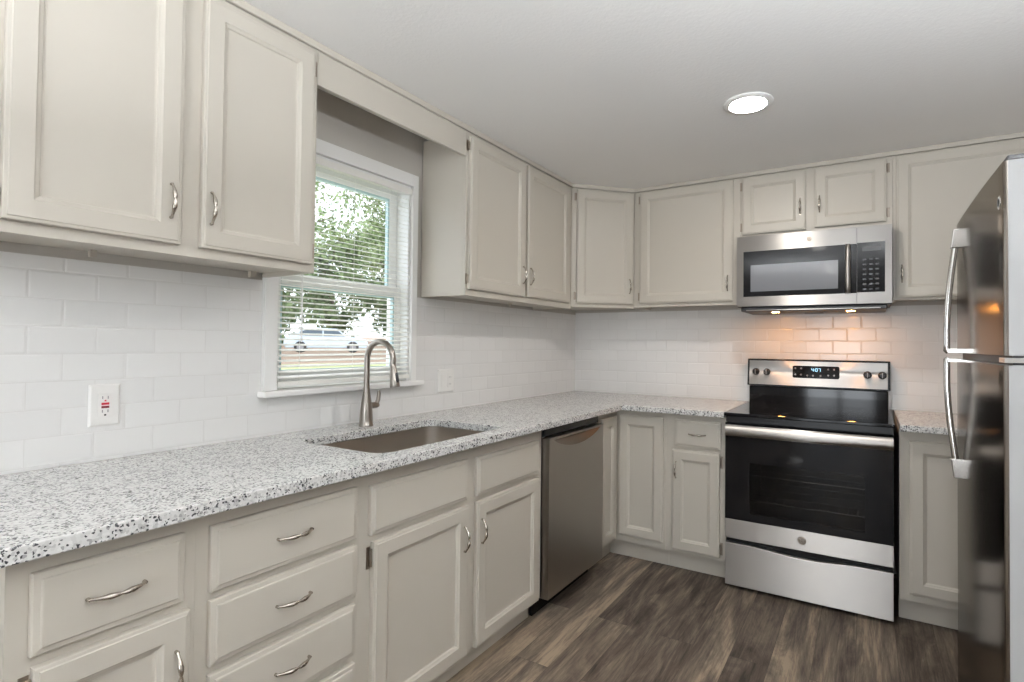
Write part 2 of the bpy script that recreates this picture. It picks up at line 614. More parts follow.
def sash(name, x0, x1, z0, z1, st, rb, rtop):
    y0, y1 = ty(WY0) + 0.013, ty(WY1) - 0.013
    s = MB()
    s.box(x0, x1, y0, y0 + st, z0, z1).box(x0, x1, y1 - st, y1, z0, z1)
    s.box(x0, x1, y0 + st, y1 - st, z0, z0 + rb).box(x0, x1, y0 + st, y1 - st, z1 - rtop, z1)
    so = s.build(name, VINYL, win, bevel=0.003)
    b = MB()  # pale teal strip along the edge of the glass
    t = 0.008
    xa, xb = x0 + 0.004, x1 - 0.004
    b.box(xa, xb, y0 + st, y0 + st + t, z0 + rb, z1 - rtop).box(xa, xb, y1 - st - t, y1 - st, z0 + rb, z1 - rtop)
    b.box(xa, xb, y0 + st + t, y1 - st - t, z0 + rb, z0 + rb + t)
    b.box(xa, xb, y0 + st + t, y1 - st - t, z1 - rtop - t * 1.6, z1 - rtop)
    b.build('glass_edge_strip', TEAL, so)['label'] = 'pale teal glazing strip'
    xm = (x0 + x1) / 2
    MB().box(xm - 0.002, xm + 0.002, y0 + st + t, y1 - st - t, z0 + rb + t, z1 - rtop - t * 1.6).build('glass', GLASS, so)


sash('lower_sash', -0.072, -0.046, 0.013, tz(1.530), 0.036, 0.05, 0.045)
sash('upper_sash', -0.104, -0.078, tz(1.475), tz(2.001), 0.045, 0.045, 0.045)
m = MB().box(-0.046, -0.034, -0.03, 0.03, tz(1.506), tz(1.522))
m.build('sash_lock', TRIMW, win)

# blind, hung inside the frame
BY0, BY1 = WY0 + 0.003, WY1 - 0.003
bl = thing('window_blind', 'white horizontal slatted blind lowered in the window over the sink', 'blind', (0.0015, yc, WZ0))
MB().box(-0.013, 0.013, ty(BY0), ty(BY1), tz(1.972), tz(2.001)).build('headrail', BLIND, bl, bevel=0.002)
m = MB()
z = 1.127
ns = 0
while z < 1.965:
    # thin arched slat, a little tilted
    pts = []
    for k in range(5):
        t = -1 + k * 0.5
        pts.append((t * 0.0118, 0.0016 * (1 - t * t) - t * 0.0034))
    loop = pts + [(px_, pz_ - 0.0010) for px_, pz_ in reversed(pts)]
    n = len(loop)
    vs = [(px_, ty(BY0) + 0.004, tz(z) + pz_) for px_, pz_ in loop] + [(px_, ty(BY1) - 0.004, tz(z) + pz_) for px_, pz_ in loop]
    fs = [tuple(range(n)), tuple(range(2 * n - 1, n - 1, -1))] + [(i, (i + 1) % n, n + (i + 1) % n, n + i) for i in range(n)]
    m.add(vs, fs)
    z += 0.0205
    ns += 1
so = m.build('slats', BLIND, bl, smooth=40)
MB().box(-0.012, 0.012, ty(BY0) + 0.002, ty(BY1) - 0.002, tz(1.092), tz(1.110)).build('bottom_rail', BLIND, bl, bevel=0.003)
for f_ in (0.13, 0.5, 0.87):
    y = ty(BY0) + f_ * (BY1 - BY0)
    MB().tube([(0.0135, y, tz(1.100)), (0.0135, y, tz(1.99))], 0.0008, 6).build('ladder_cord', BLIND, bl)
yw = ty(BY0) + 0.085
MB().tube([(0.020, yw, tz(1.975)), (0.026, yw, tz(1.93)), (0.027, yw, tz(1.26))], 0.0032, 8).build('tilt_wand', VINYL, bl, smooth=40)

# ------------------------------------------------------------------ cabinets
DOOR = [(0, 0.0005), (0, 0.0150), (0.002, 0.0168), (0.0075, 0.0175), (0.0095, 0.0195), (0.050, 0.0195),
        (0.0535, 0.0165), (0.060, 0.0135), (0.0625, 0.0095), (0.067, 0.0085)]
DRAWER = [(0, 0.0005), (0, 0.0125), (0.002, 0.0148), (0.0115, 0.0162), (0.0135, 0.0190), (0.016, 0.0195)]
BOW = MB()


def bow(parent, a, y, z, vertical, L=0.092):
    """arched bar pull with flattened middle and round feet"""
    pts, rad = [], []
    for k in range(17):
        t = -1 + k / 8
        h = 0.005 + 0.019 * (1 - abs(t) ** 2.2)
        s = t * L / 2
        pts.append((a, y - h, z + s) if vertical else (a + s, y - h, z))
        rad.append(0.0032 + 0.0030 * max(0, 1 - abs(abs(t) - 0.36) / 0.42) - (0.0008 if abs(t) < 0.1 else 0))
    mb = MB().tube(pts, rad, 10)
    for s in (-1, 1):
        d = s * L * 0.485
        c = (a, y, z + d) if vertical else (a + d, y, z)
        mb.lathe([(0.0040, -0.0002), (0.0038, -0.004), (0.0034, -0.0085)], c, 10, 'Y')
    return mb.build('handle', NICKEL, parent, smooth=50)


class Unit:
    """a cabinet against a wall. 'L': along +Y on the left wall; 'B': along +X on the back wall"""

    def __init__(self, name, label, a0, a1, z0, wall, group=None, cat='cabinet'):
        self.ac = (a0 + a1) / 2
        self.z0 = z0
        self.wall = wall
        if wall == 'L':
            loc, rz = (0, self.ac, z0), PI / 2
        elif wall == 'B':
            loc, rz = (self.ac, 0, z0), 0
        else:
            loc, rz = (0, 0, z0), PI / 4
            self.ac = 0
        self.e = thing(name, label, cat, loc, rz, group)

    def front(self, kind, a0, a1, z0, z1, D, handle=None, hinge=None, name=None, hz=None, both=True):
        a0 -= self.ac; a1 -= self.ac
        z0 -= self.z0; z1 -= self.z0
        prof = DOOR if kind == 'door' else DRAWER
        o = MB().rect_profile(a0, a1, z0, z1, -D, prof).build(name or kind, PAINT, self.e)
        if handle == 'h':
            bow(o, (a0 + a1) / 2, -D - 0.0195, (z0 + z1) / 2 if hz is None else hz - self.z0, False, 0.094)
        elif handle in ('l', 'r'):
            ah = a0 + 0.023 if handle == 'l' else a1 - 0.028
            bow(o, ah, -D - 0.0195, hz - self.z0, True)
        if hinge:
            s = -1 if hinge == 'l' else 1
            ae = a0 if hinge == 'l' else a1
            hh = 0.033 if self.z0 == 0 else 0.025
            for zz in (z0 + 0.046, z1 - 0.046):
                hm = MB()
                hm.box(ae + s * 0.002, ae + s * 0.016, -D - 0.0015, -D - 0.0002, zz - hh, zz + hh)
                hm.tube([(ae + s * 0.004, -D - 0.007, zz - hh * 0.8), (ae + s * 0.004, -D - 0.007, zz + hh * 0.8)], 0.0042, 8)
                hm.box(ae + s * 0.001, ae + s * 0.006, -D - 0.007, -D - 0.0002, zz - 0.012, zz + 0.012)
                hm.build('hinge', HINGE, o, smooth=40)
        return o

    def wallbox(self, a0, a1, z0, z1, D):
        a0 -= self.ac; a1 -= self.ac
        z0 -= self.z0; z1 -= self.z0
        mb = MB()
        mb.box(a0, a1, -D + 0.018, -0.0075, z0 + 0.016, z1)
        mb.box(a0, a0 + 0.014, -D + 0.018, -0.0075, z0, z0 + 0.016).box(a1 - 0.014, a1, -D + 0.018, -0.0075, z0, z0 + 0.016)
        mb.build('body', PAINT, self.e)
        MB().box(a0, a1, -D, -D + 0.018, z0, z1).build('face_frame', PAINT, self.e, bevel=0.0012)

    def basebox(self, a0, a1, D=0.619, zt=0.105, top=0.8825, toe=0.555, t0=None, t1=None):
        t0 = a0 if t0 is None else t0
        t1 = a1 if t1 is None else t1
        a0 -= self.ac; a1 -= self.ac; t0 -= self.ac; t1 -= self.ac
        MB().box(a0, a1, -D + 0.018, -0.002, zt, top).build('body', PAINT, self.e)
        MB().box(a0, a1, -D, -D + 0.018, zt, top).build('face_frame', PAINT, self.e)
        MB().box(t0, t1, -toe, -toe + 0.018, 0.001, zt - 0.0005).build('toe_kick', PAINT, self.e)


GU = 'greige upper cabinets along the left and back walls'
GB = 'greige base cabinets along the left and back walls'
# uppers on the left wall
u = Unit('wall_cabinet', 'large greige upper cabinet with two wide doors, left of the window', -3.185, -2.4015, 1.494, 'L', GU)
u.wallbox(-3.185, -2.4015, 1.494, 2.258, UF)
u.front('door', -3.164, -2.816, 1.522, 2.236, UF, 'r', 'l', hz=1.634)
u.front('door', -2.766, -2.420, 1.522, 2.236, UF, 'l', 'r', hz=1.636)
MB().box(-2.47 - u.ac, -2.452 - u.ac, -0.03, -0.012, -0.006, 0.016).build('mounting_clip', INSIDE, u.e)
MB().box(-2.93 - u.ac, -2.915 - u.ac, -0.06, -0.045, -0.004, 0.016).build('mounting_clip', INSIDE, u.e)
u = Unit('wall_cabinet', 'greige upper cabinet with two narrow doors, right of the window', -1.6165, -0.590, 1.487, 'L', GU)
u.wallbox(-1.6165, -0.590, 1.487, 2.258, UF)
u.front('door', -1.602, -1.134, 1.518, 2.238, UF, 'r', 'l', hz=1.632)
u.front('door', -1.112, -0.640, 1.520, 2.244, UF, 'l', 'r', hz=1.632)
MB().box(-0.93 - u.ac, -0.915 - u.ac, -0.06, -0.045, -0.004, 0.016).build('mounting_clip', INSIDE, u.e)
# diagonal corner
u = Unit('wall_cabinet', 'greige upper cabinet set diagonally across the room corner, one door', 0, 0, 1.500, 'D', GU)
pts = [(0.0078, -0.0078), (0.0078, -D45 + 0.001), (UF, -D45 + 0.001), (D45 - 0.001, -UF), (D45 - 0.001, -0.0078)]
loc = [((x + y) * a, (y - x) * a) for x, y in pts]
MB().prism(loc, 0.016, 0.758).build('body', PAINT, u.e)
DF = (D45 + UF) * a
MB().box(-0.2125, 0.2125, -DF - 0.0008, -DF + 0.016, 0.0, 0.016).build('bottom_rail', PAINT, u.e)
u.front('door', -0.181, 0.203, 1.524, 2.248, DF, 'r', 'l', hz=1.640)
# back wall
u = Unit('wall_cabinet', 'greige upper cabinet with one broad door, between corner and microwave', 0.589, 1.2595, 1.506, 'B', GU)
u.wallbox(0.589, 1.2595, 1.506, 2.258, UF)
u.front('door', 0.634, 1.219, 1.529, 2.250, UF, 'r', 'l', hz=1.634)
u = Unit('wall_cabinet', 'short greige upper cabinet with two small doors above the microwave', 1.2605, 2.0225, 1.886, 'B', GU)
u.wallbox(1.2605, 2.0225, 1.886, 2.258, UF)
u.front('door', 1.273, 1.612, 1.915, 2.248, UF, 'r', 'l', hz=2.045)
u.front('door', 1.658, 1.994, 1.920, 2.246, UF, 'l', 'r', hz=2.045)
u = Unit('wall_cabinet', 'tall greige upper cabinet at the right, above and behind the refrigerator', 2.0235, 2.947, 1.506, 'B', GU)
u.wallbox(2.0235, 2.947, 1.506, 2.258, UF)
u.front('door', 2.039, 2.610, 1.520, 2.250, UF, 'l', 'r', hz=1.640)

# valance board bridging the window
v = MB()
v.box(UF - 0.018, UF, -2.4005, -1.6175, 2.141, 2.258)
tag(v.build('window_valance', PAINT, bevel=0.002), 'greige valance board bridging the two cabinets above the window', 'valance')

# base cabinets on the left wall
BD = 0.619
u = Unit('base_cabinet', 'base cabinet with one drawer over one door, at the left end of counter', -3.222, -2.9177, 0, 'L', GB)
u.basebox(-3.222, -2.9177)
u.front('drawer', -3.191, -2.945, 0.696, 0.844, BD, 'h')
u.front('door', -3.187, -2.933, 0.110, 0.675, BD, 'r', 'l', hz=0.553)
u = Unit('base_cabinet', 'base cabinet with a stack of four drawers', -2.9175, -2.4747, 0, 'L', GB)
u.basebox(-2.9175, -2.4747)
for z0, z1 in ((0.690, 0.840), (0.524, 0.672), (0.357, 0.504), (0.118, 0.335)):
    u.front('drawer', -2.891, -2.492, z0 + 0.002, z1 + 0.002, BD, 'h')
u = Unit('base_cabinet', 'sink base cabinet with two doors under two blank panels, left of dishwasher', -2.4745, -1.462, 0, 'L', GB)
u.basebox(-2.4745, -1.462, top=0.660)
# the upper rail stands clear of the basin behind it
for x0, x1 in ((-2.4745, -2.430), (-1.510, -1.462)):
    MB().box(x0 - u.ac, x1 - u.ac, -BD + 0.018, -0.002, 0.660, 0.8825).build('side_panel', PAINT, u.e)
MB().box(-2.4745 - u.ac, -1.462 - u.ac, -BD, -BD + 0.004, 0.660, 0.8825).build('apron_rail', PAINT, u.e)
u.front('drawer', -2.442, -1.998, 0.684, 0.833, BD, name='blank_panel')
u.front('drawer', -1.943, -1.500, 0.682, 0.829, BD, name='blank_panel')
u.front('door', -2.431, -1.992, 0.112, 0.662, BD, 'r', 'l', hz=0.546)
u.front('door', -1.941, -1.497, 0.112, 0.659, BD, 'l', 'r', hz=0.546)

# corner base: two doors meeting at the inside corner
u = Unit('base_cabinet', 'corner base cabinet with two doors meeting at a right angle', 0, 0, 0, 'C', GB)
e = u.e
e.rotation_euler = (0, 0, 0)
MB().prism([(0.002, -0.872), (0.601, -0.872), (0.601, -0.601), (0.925, -0.601), (0.925, -0.002), (0.002, -0.002)], 0.112, 0.8825).build('body', PAINT, e)
m = MB()
m.box(0.6015, BD, -0.872, -BD, 0.112, 0.8825).box(0.6015, 0.925, -BD, -0.6015, 0.112, 0.8825)
m.build('face_frame', PAINT, e)
m = MB()
m.box(0.537, 0.555, -0.872, -0.555, 0.001, 0.111).box(0.537, 0.925, -0.555, -0.537, 0.001, 0.111)
m.build('toe_kick', PAINT, e)
MB().rect_profile(0.6455, 0.912, 0.150, 0.850, -BD, DOOR).build('door', PAINT, e)
o = MB().rect_profile(-0.095, 0.095, 0.128, 0.846, 0, DOOR).build('door', PAINT, e)
o.rotation_euler = (0, 0, PI / 2)
o.location = (BD, -0.744, 0)

u = Unit('base_cabinet', 'narrow base cabinet with drawer over door, left of the range', 0.926, 1.2585, 0, 'B', GB)
u.basebox(0.926, 1.2585, zt=0.112)
u.front('drawer', 0.980, 1.232, 0.700, 0.851, BD, 'h')
u.front('door', 0.966, 1.226, 0.130, 0.682, BD, 'l', 'r', hz=0.572)
u = Unit('base_cabinet', 'base cabinet with one tall door, right of the range behind refrigerator', 2.036, 2.947, 0, 'B', GB)
u.basebox(2.036, 2.947, zt=0.112)
u.front('door', 2.075, 2.470, 0.146, 0.837, BD, None, 'r')

# ------------------------------------------------------------------ countertops
CT, CBZ, CE = 0.914, 0.8835, 0.683


def rrect(x0, x1, y0, y1, r, n=6):
    out = []
    for cx_, cy_, a0 in ((x1 - r, y1 - r, 0), (x0 + r, y1 - r, PI / 2), (x0 + r, y0 + r, PI), (x1 - r, y0 + r, 1.5 * PI)):
        for k in range(n + 1):
            t = a0 + PI / 2 * k / n
            out.append((cx_ + r * math.cos(t), cy_ + r * math.sin(t)))
    return out


HX0, HX1, HY0, HY1 = 0.186, 0.606, -2.385, -1.726


def slab(name, outer, hole=None):
    bm = bmesh.new()
    edges = []
    for loop in ([outer] + ([hole] if hole else [])):
        vs = [bm.verts.new((x, y, CT)) for x, y in loop]
        for i in range(len(vs)):
            edges.append(bm.edges.new((vs[i], vs[(i + 1) % len(vs)])))
    bmesh.ops.triangle_fill(bm, use_beauty=True, use_dissolve=False, edges=edges)
    bmesh.ops.dissolve_limit(bm, angle_limit=0.01, verts=bm.verts[:], edges=bm.edges[:])
    r = bmesh.ops.extrude_face_region(bm, geom=bm.faces[:])
    for q_ in r['geom']:
        if isinstance(q_, bmesh.types.BMVert):
            q_.co.z = CBZ
    bmesh.ops.recalc_face_normals(bm, faces=bm.faces[:])
    me = bpy.data.meshes.new(name)
    bm.to_mesh(me)
    bm.free()
    me.materials.append(GRANITE)
    o = bpy.data.objects.new(name, me)
    COL.objects.link(o)
    bv = o.modifiers.new('bevel', 'BEVEL')
    bv.width = 0.004
    bv.segments = 2
    bv.limit_method = 'ANGLE'
    bv.angle_limit = math.radians(60)
    return o


c = slab('countertop', [(0.0065, -3.245), (CE, -3.245), (CE, -CE), (1.2585, -CE), (1.2585, -0.0065), (0.0065, -0.0065)], rrect(HX0, HX1, HY0, HY1, 0.055))
tag(c, 'long L-shaped speckled grey granite countertop with the sink cut into it', 'countertop', 'granite countertops')
c = slab('countertop', [(2.0355, -CE), (2.947, -CE), (2.947, -0.0065), (2.0355, -0.0065)])
tag(c, 'short speckled grey granite countertop right of the range, toward the refrigerator', 'countertop', 'granite countertops')

# ------------------------------------------------------------------ sink
sx, sy = (HX0 + HX1) / 2, (HY0 + HY1) / 2
sk = thing('kitchen_sink', 'undermounted stainless steel sink basin below the window', 'sink', (sx, sy, 0.69))
hw, hl = (HX1 - HX0) / 2 + 0.006, (HY1 - HY0) / 2 + 0.006
levels = [(0.012, 0.1925, 0.066), (0.0, 0.1925, 0.06), (0.0, 0.186, 0.06), (-0.003, 0.02, 0.058), (-0.007, 0.008, 0.055), (-0.018, 0.0015, 0.05), (-0.035, 0.0, 0.04)]
vs, fs = [], []
for ins, zz, r_ in levels:
    vs += [(x, y, zz) for x, y in rrect(-hw - ins, hw + ins, -hl - ins, hl + ins, r_)]
n = len(vs) // len(levels)
for i in range(len(levels) - 1):
    for k in range(n):
        fs.append((i * n + k, i * n + (k + 1) % n, (i + 1) * n + (k + 1) % n, (i + 1) * n + k))
fs.append(tuple((len(levels) - 1) * n + k for k in range(n)))
mb = MB()
mb.add(vs, fs)
b = mb.build('basin', SINK, sk, smooth=50)
sd = b.modifiers.new('solid', 'SOLIDIFY')
sd.thickness = 0.0012
sd.offset = -1
mb = MB().lathe([(0.048, 0.0006), (0.045, 0.003), (0.036, 0.003), (0.030, 0.0015)], (0, 0, 0), 24)
mb.build('drain', CHROME, sk, smooth=40)

# ------------------------------------------------------------------ faucet
fx, fy = 0.113, -2.027
fa = thing('kitchen_faucet', 'brushed nickel pull-down faucet with arched neck behind the sink', 'faucet', (fx, fy, CT))
MB().lathe([(0.0295, 0.0002), (0.0295, 0.006), (0.0275, 0.010), (0.0262, 0.03), (0.0245, 0.06), (0.021, 0.095), (0.0165, 0.125), (0.0135, 0.145), (0.0125, 0.16)], (0, 0, 0), 28).build('body', FAUCET, fa, smooth=40)
R = 0.076
pth = [(0, 0, 0.155), (0, 0, 0.20), (0, 0, 0.27)]
th_end = math.radians(-12)
for k in range(0, 21):
    t = PI + (th_end - PI) * k / 20
    pth.append((R + R * math.cos(t), 0, 0.275 + R * math.sin(t)))
MB().tube(pth, 0.0118, 18).build('spout', FAUCET, fa, smooth=50)
ex, ez = pth[-1][0], pth[-1][2]
dirv = Vector((math.sin(th_end), 0, -math.cos(th_end))) if False else Vector((0.17, 0, -1)).normalized()
hp = [Vector((ex, 0, ez)) + dirv * d for d in (0.0, 0.012, 0.014, 0.06, 0.088, 0.092)]
hd = MB().tube(hp, [0.0122, 0.0128, 0.0140, 0.0175, 0.0200, 0.0185], 20).build('spray_head', FAUCET, fa, smooth=40)
bx_ = Vector((ex, 0, ez)) + dirv * 0.055 + Vector((0.017, 0, 0.003))
MB().tube([bx_ - dirv * 0.020, bx_ - dirv * 0.012, bx_ + dirv * 0.014, bx_ + dirv * 0.020], [0.003, 0.006, 0.0065, 0.003], 10).build('spray_button', DARK, hd, smooth=50)
lv = MB()
lv.tube([(0, 0.016, 0.083), (0, 0.05, 0.083), (0, 0.060, 0.084)], [0.0135, 0.0135, 0.011], 16)
lv.tube([(0, 0.052, 0.085), (0.002, 0.060, 0.105), (0.003, 0.062, 0.130), (0.003, 0.061, 0.143)], [0.010, 0.0085, 0.0075, 0.005], 12)
lv.build('lever', FAUCET, fa, smooth=50)

# ------------------------------------------------------------------ dishwasher (front faces +X)
DY0, DY1 = -1.453, -0.880
dc = (DY0 + DY1) / 2
dw = thing('dishwasher', 'stainless steel dishwasher built in under the counter near the corner', 'dishwasher', (0, dc, 0), PI / 2)
hwid = (DY1 - DY0) / 2
MB().box(-hwid + 0.002, hwid - 0.002, -0.615, -0.02, 0.095, 0.868).build('tub_shell', DARK, dw)
MB().box(-hwid + 0.006, hwid - 0.006, -0.630, -0.616, 0.834, 0.872).build('control_strip', BLACK, dw, bevel=0.003)
MB().box(-hwid + 0.002, hwid - 0.002, -0.570, -0.555, 0.004, 0.094).build('toe_panel', BLACK, dw)
# door with the lens-shaped pocket pull near its top edge
dx0, dx1, dz0, dz1, yf, yb = -hwid, hwid, 0.098, 0.828, -0.657, -0.6165
pz, pa0, pa1 = dz1 - 0.010, -0.245, 0.245
NP = 20
arc = [(pa0 + (pa1 - pa0) * k / NP, pz - 0.052 * math.sin(PI * k / NP) ** 0.7) for k in range(NP + 1)]
vs = []
fs = []
mb = MB()
# front sheet as columns around the pocket
cols = [dx0] + [p[0] for p in arc] + [dx1]
low = [pz] + [p[1] for p in arc] + [pz]
for i in range(len(cols) - 1):
    x0, x1 = cols[i], cols[i + 1]
    mb.add([(x0, yf, dz0), (x1, yf, dz0), (x1, yf, low[i + 1]), (x0, yf, low[i])], [(0, 1, 2, 3)])
    mb.add([(x0, yf, pz), (x1, yf, pz), (x1, yf, dz1), (x0, yf, dz1)], [(0, 1, 2, 3)])
mb.add([(dx0, yb, dz0), (dx1, yb, dz0), (dx1, yb, dz1), (dx0, yb, dz1)], [(3, 2, 1, 0)])
for p, q_ in (((dx0, dz0), (dx1, dz0)), ((dx1, dz0), (dx1, dz1)), ((dx1, dz1), (dx0, dz1)), ((dx0, dz1), (dx0, dz0))):
    mb.add([(p[0], yf, p[1]), (p[0], yb, p[1]), (q_[0], yb, q_[1]), (q_[0], yf, q_[1])], [(0, 1, 2, 3)])
door = mb.build('door', STEELD, dw)
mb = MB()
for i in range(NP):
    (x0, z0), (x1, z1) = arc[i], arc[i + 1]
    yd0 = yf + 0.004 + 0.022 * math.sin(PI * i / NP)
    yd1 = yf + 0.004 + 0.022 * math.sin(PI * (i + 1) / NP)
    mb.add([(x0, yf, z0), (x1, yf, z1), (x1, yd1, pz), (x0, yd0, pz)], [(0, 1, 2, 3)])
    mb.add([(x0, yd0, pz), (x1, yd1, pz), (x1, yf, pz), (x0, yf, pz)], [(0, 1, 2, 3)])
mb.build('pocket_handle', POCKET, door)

# ------------------------------------------------------------------ range
RX0, RX1 = 1.2625, 2.0145
rc = (RX0 + RX1) / 2
rg = thing('electric_range', 'stainless and black electric range with glass cooktop, between the counters', 'range', (rc, 0, 0))
h = (RX1 - RX0) / 2
MB().box(-h + 0.004, h - 0.004, -0.640, -0.02, 0.03, 0.897).build('body', BLACK, rg)
for sx_ in (-1, 1):
    for yy in (-0.60, -0.08):
        MB().lathe([(0.018, 0.001), (0.018, 0.008), (0.010, 0.012), (0.010, 0.031)], (sx_ * (h - 0.05), yy, 0), 12).build('foot', DARK, rg)
ct = MB().box(-h - 0.002, h + 0.002, -0.690, -0.066, 0.8975, 0.9145).build('cooktop', BGLASS, rg, bevel=0.004)
for bx0, by0, rr in ((-0.19, -0.50, 0.115), (0.19, -0.50, 0.085), (-0.19, -0.22, 0.08), (0.19, -0.22, 0.105)):
    t = MB()
    ring = [(bx0 + r_ * math.cos(2 * PI * k / 40), by0 + r_ * math.sin(2 * PI * k / 40), 0.91475) for r_ in (rr, rr - 0.002) for k in range(40)]
    t.add(ring, [(k, (k + 1) % 40, 40 + (k + 1) % 40, 40 + k) for k in range(40)])
    t.build('burner_ring', FAINT, ct)
# vent strip between cooktop and door
MB().box(-h + 0.004, h - 0.004, -0.668, -0.641, 0.866, 0.896).build('vent_strip', BLACK, rg)
# oven door
fy0, fy1 = -0.668, -0.641
wx0, wx1, wz0, wz1 = 1.385 - rc, 1.900 - rc, 0.400, 0.662
od = MB()
od.box(-h + 0.001, h - 0.001, fy0, fy1, 0.3605, wz0).box(-h + 0.001, h - 0.001, fy0, fy1, wz1, 0.862)
od.box(-h + 0.001, wx0, fy0, fy1, wz0, wz1).box(wx1, h - 0.001, fy0, fy1, wz0, wz1)
odo = od.build('oven_door', BGLASS, rg)
MB().box(wx0, wx1, fy0 + 0.001, fy0 + 0.004, wz0, wz1).build('window_pane', OVENGL, odo)
band = MB().box(-h + 0.001, h - 0.001, fy0 - 0.001, fy1, 0.262, 0.360).build('lower_band', STEEL, odo, bevel=0.002)


def badge(parent, x, y, z, r, mat=None):
    """round emblem: raised ring with a looped script mark"""
    q_ = MB().lathe([(r, -0.0005), (r, -0.0025), (r * 0.86, -0.0030), (r * 0.84, -0.0018), (0.0001, -0.0018)], (x, y, z), 28, 'Y').build('badge', HINGE, parent, smooth=40)
    s_ = MB()
    for cx_, sg in ((-0.30, 1), (0.30, -1)):
        pp = []
        for k in range(15):
            t = k / 14 * 1.75 * PI + (0.4 if sg > 0 else PI + 0.2)
            pp.append((x + (cx_ + 0.26 * math.cos(t)) * r, y - 0.0024, z + 0.42 * math.sin(t) * r))
        s_.tube(pp, r * 0.05, 6)
    s_.build('emblem_script', CHROME, q_)
    return q_


badge(band, 1.632 - rc, fy0 - 0.001, 0.313, 0.0195)
# oven handle: a broad curved bar across the door
hb = MB()
prof = []
for k in range(9):
    t = -1 + k / 4
    prof.append((-0.708 - 0.012 * (1 - t * t), 0.827 + 0.029 * t))
prof += [(-0.704, 0.855), (-0.704, 0.799)]
hb.prism(prof, -h + 0.010, h - 0.004, 'X')
hb.build('oven_handle', STEEL, odo, smooth=35)
for sx_ in (-1, 1):
    MB().box(sx_ * (h - 0.012), sx_ * (h - 0.05), -0.7045, fy0, 0.808, 0.846).build('handle_bracket', STEEL, odo)
# oven interior and racks
cav = MB()
cx0, cx1, cz0, cz1 = wx0 - 0.03, wx1 + 0.03, wz0 - 0.03, wz1 + 0.05
body = bpy.data.objects[rg.children[0].name]
# carve the body: rebuild as five walls round the oven cavity
me = body.data
bm = bmesh.new()


def addbox(x0, x1, y0, y1, z0, z1):
    r_ = bmesh.ops.create_cube(bm, size=1)
    for v_ in r_['verts']:
        v_.co = Vector(((x0 + x1) / 2 + v_.co.x * (x1 - x0), (y0 + y1) / 2 + v_.co.y * (y1 - y0), (z0 + z1) / 2 + v_.co.z * (z1 - z0)))


bx0, bx1 = -h + 0.004, h - 0.004
addbox(bx0, cx0, -0.640, -0.02, 0.03, 0.897)
addbox(cx1, bx1, -0.640, -0.02, 0.03, 0.897)
addbox(cx0, cx1, -0.640, -0.02, 0.03, cz0)
addbox(cx0, cx1, -0.640, -0.02, cz1, 0.897)
addbox(cx0, cx1, -0.15, -0.02, cz0, cz1)
bm.to_mesh(me)
bm.free()
cav.add([(cx0, -0.639, cz0), (cx1, -0.639, cz0), (cx1, -0.639, cz1), (cx0, -0.639, cz1),
         (cx0 + .001, -0.151, cz0 + .001), (cx1 - .001, -0.151, cz0 + .001), (cx1 - .001, -0.151, cz1 - .001), (cx0 + .001, -0.151, cz1 - .001)],
        [(4, 5, 6, 7), (0, 1, 5, 4), (1, 2, 6, 5), (2, 3, 7, 6), (3, 0, 4, 7)])
cav.build('oven_liner', OVENIN, rg)
for zz in (0.457, 0.588):
    rk = MB()
    rk.tube([(cx0 + 0.012, -0.620, zz), (cx1 - 0.012, -0.620, zz)], 0.0030, 8)
    rk.tube([(cx0 + 0.012, -0.180, zz), (cx1 - 0.012, -0.180, zz)], 0.0030, 8)
    for k in range(14):
        x = cx0 + 0.02 + (cx1 - cx0 - 0.04) * k / 13
        rk.tube([(x, -0.620, zz + 0.002), (x, -0.180, zz + 0.002)], 0.0018, 6)
    for yy in (-0.48, -0.33):
        rk.tube([(cx0 + 0.012, yy, zz - 0.002), (cx1 - 0.012, yy, zz - 0.002)], 0.0022, 6)
    rk.build('oven_rack', RACK, rg)
# storage drawer with dipped top edge
top = []
for k in range(25):
    x = -h + 0.002 + (2 * h - 0.004) * k / 24
    t = (x + rc - 1.64) / 0.26
    top.append((x, 0.237 - (0.017 * math.cos(t * PI / 2) ** 2 if abs(t) < 1 else 0)))
poly = [(-h + 0.002, 0.020), (h - 0.002, 0.020)] + top[::-1]
MB().prism(poly, -0.668, -0.642, 'Y').build('storage_drawer', STEEL, rg, bevel=0.002)
# backguard
MB().box(-h + 0.010, h - 0.006, -0.0655, -0.0095, 0.90, 1.018).build('riser', BGLASS, rg, bevel=0.004)
by0, by1 = 1.022, 1.184
bgp = [(-0.084, by0), (-0.0095, by0), (-0.0095, by1), (-0.066, by1), (-0.070, by1 - 0.004)]
bk = MB().prism(bgp, -h + 0.0015, h + 0.004, 'X').build('backguard', BLACK, rg, bevel=0.003)
tilt = math.atan2(0.014, 0.158)


def bgface(z_, out=0.0):
    return -0.084 + (z_ - by0) / 0.158 * 0.014 - out


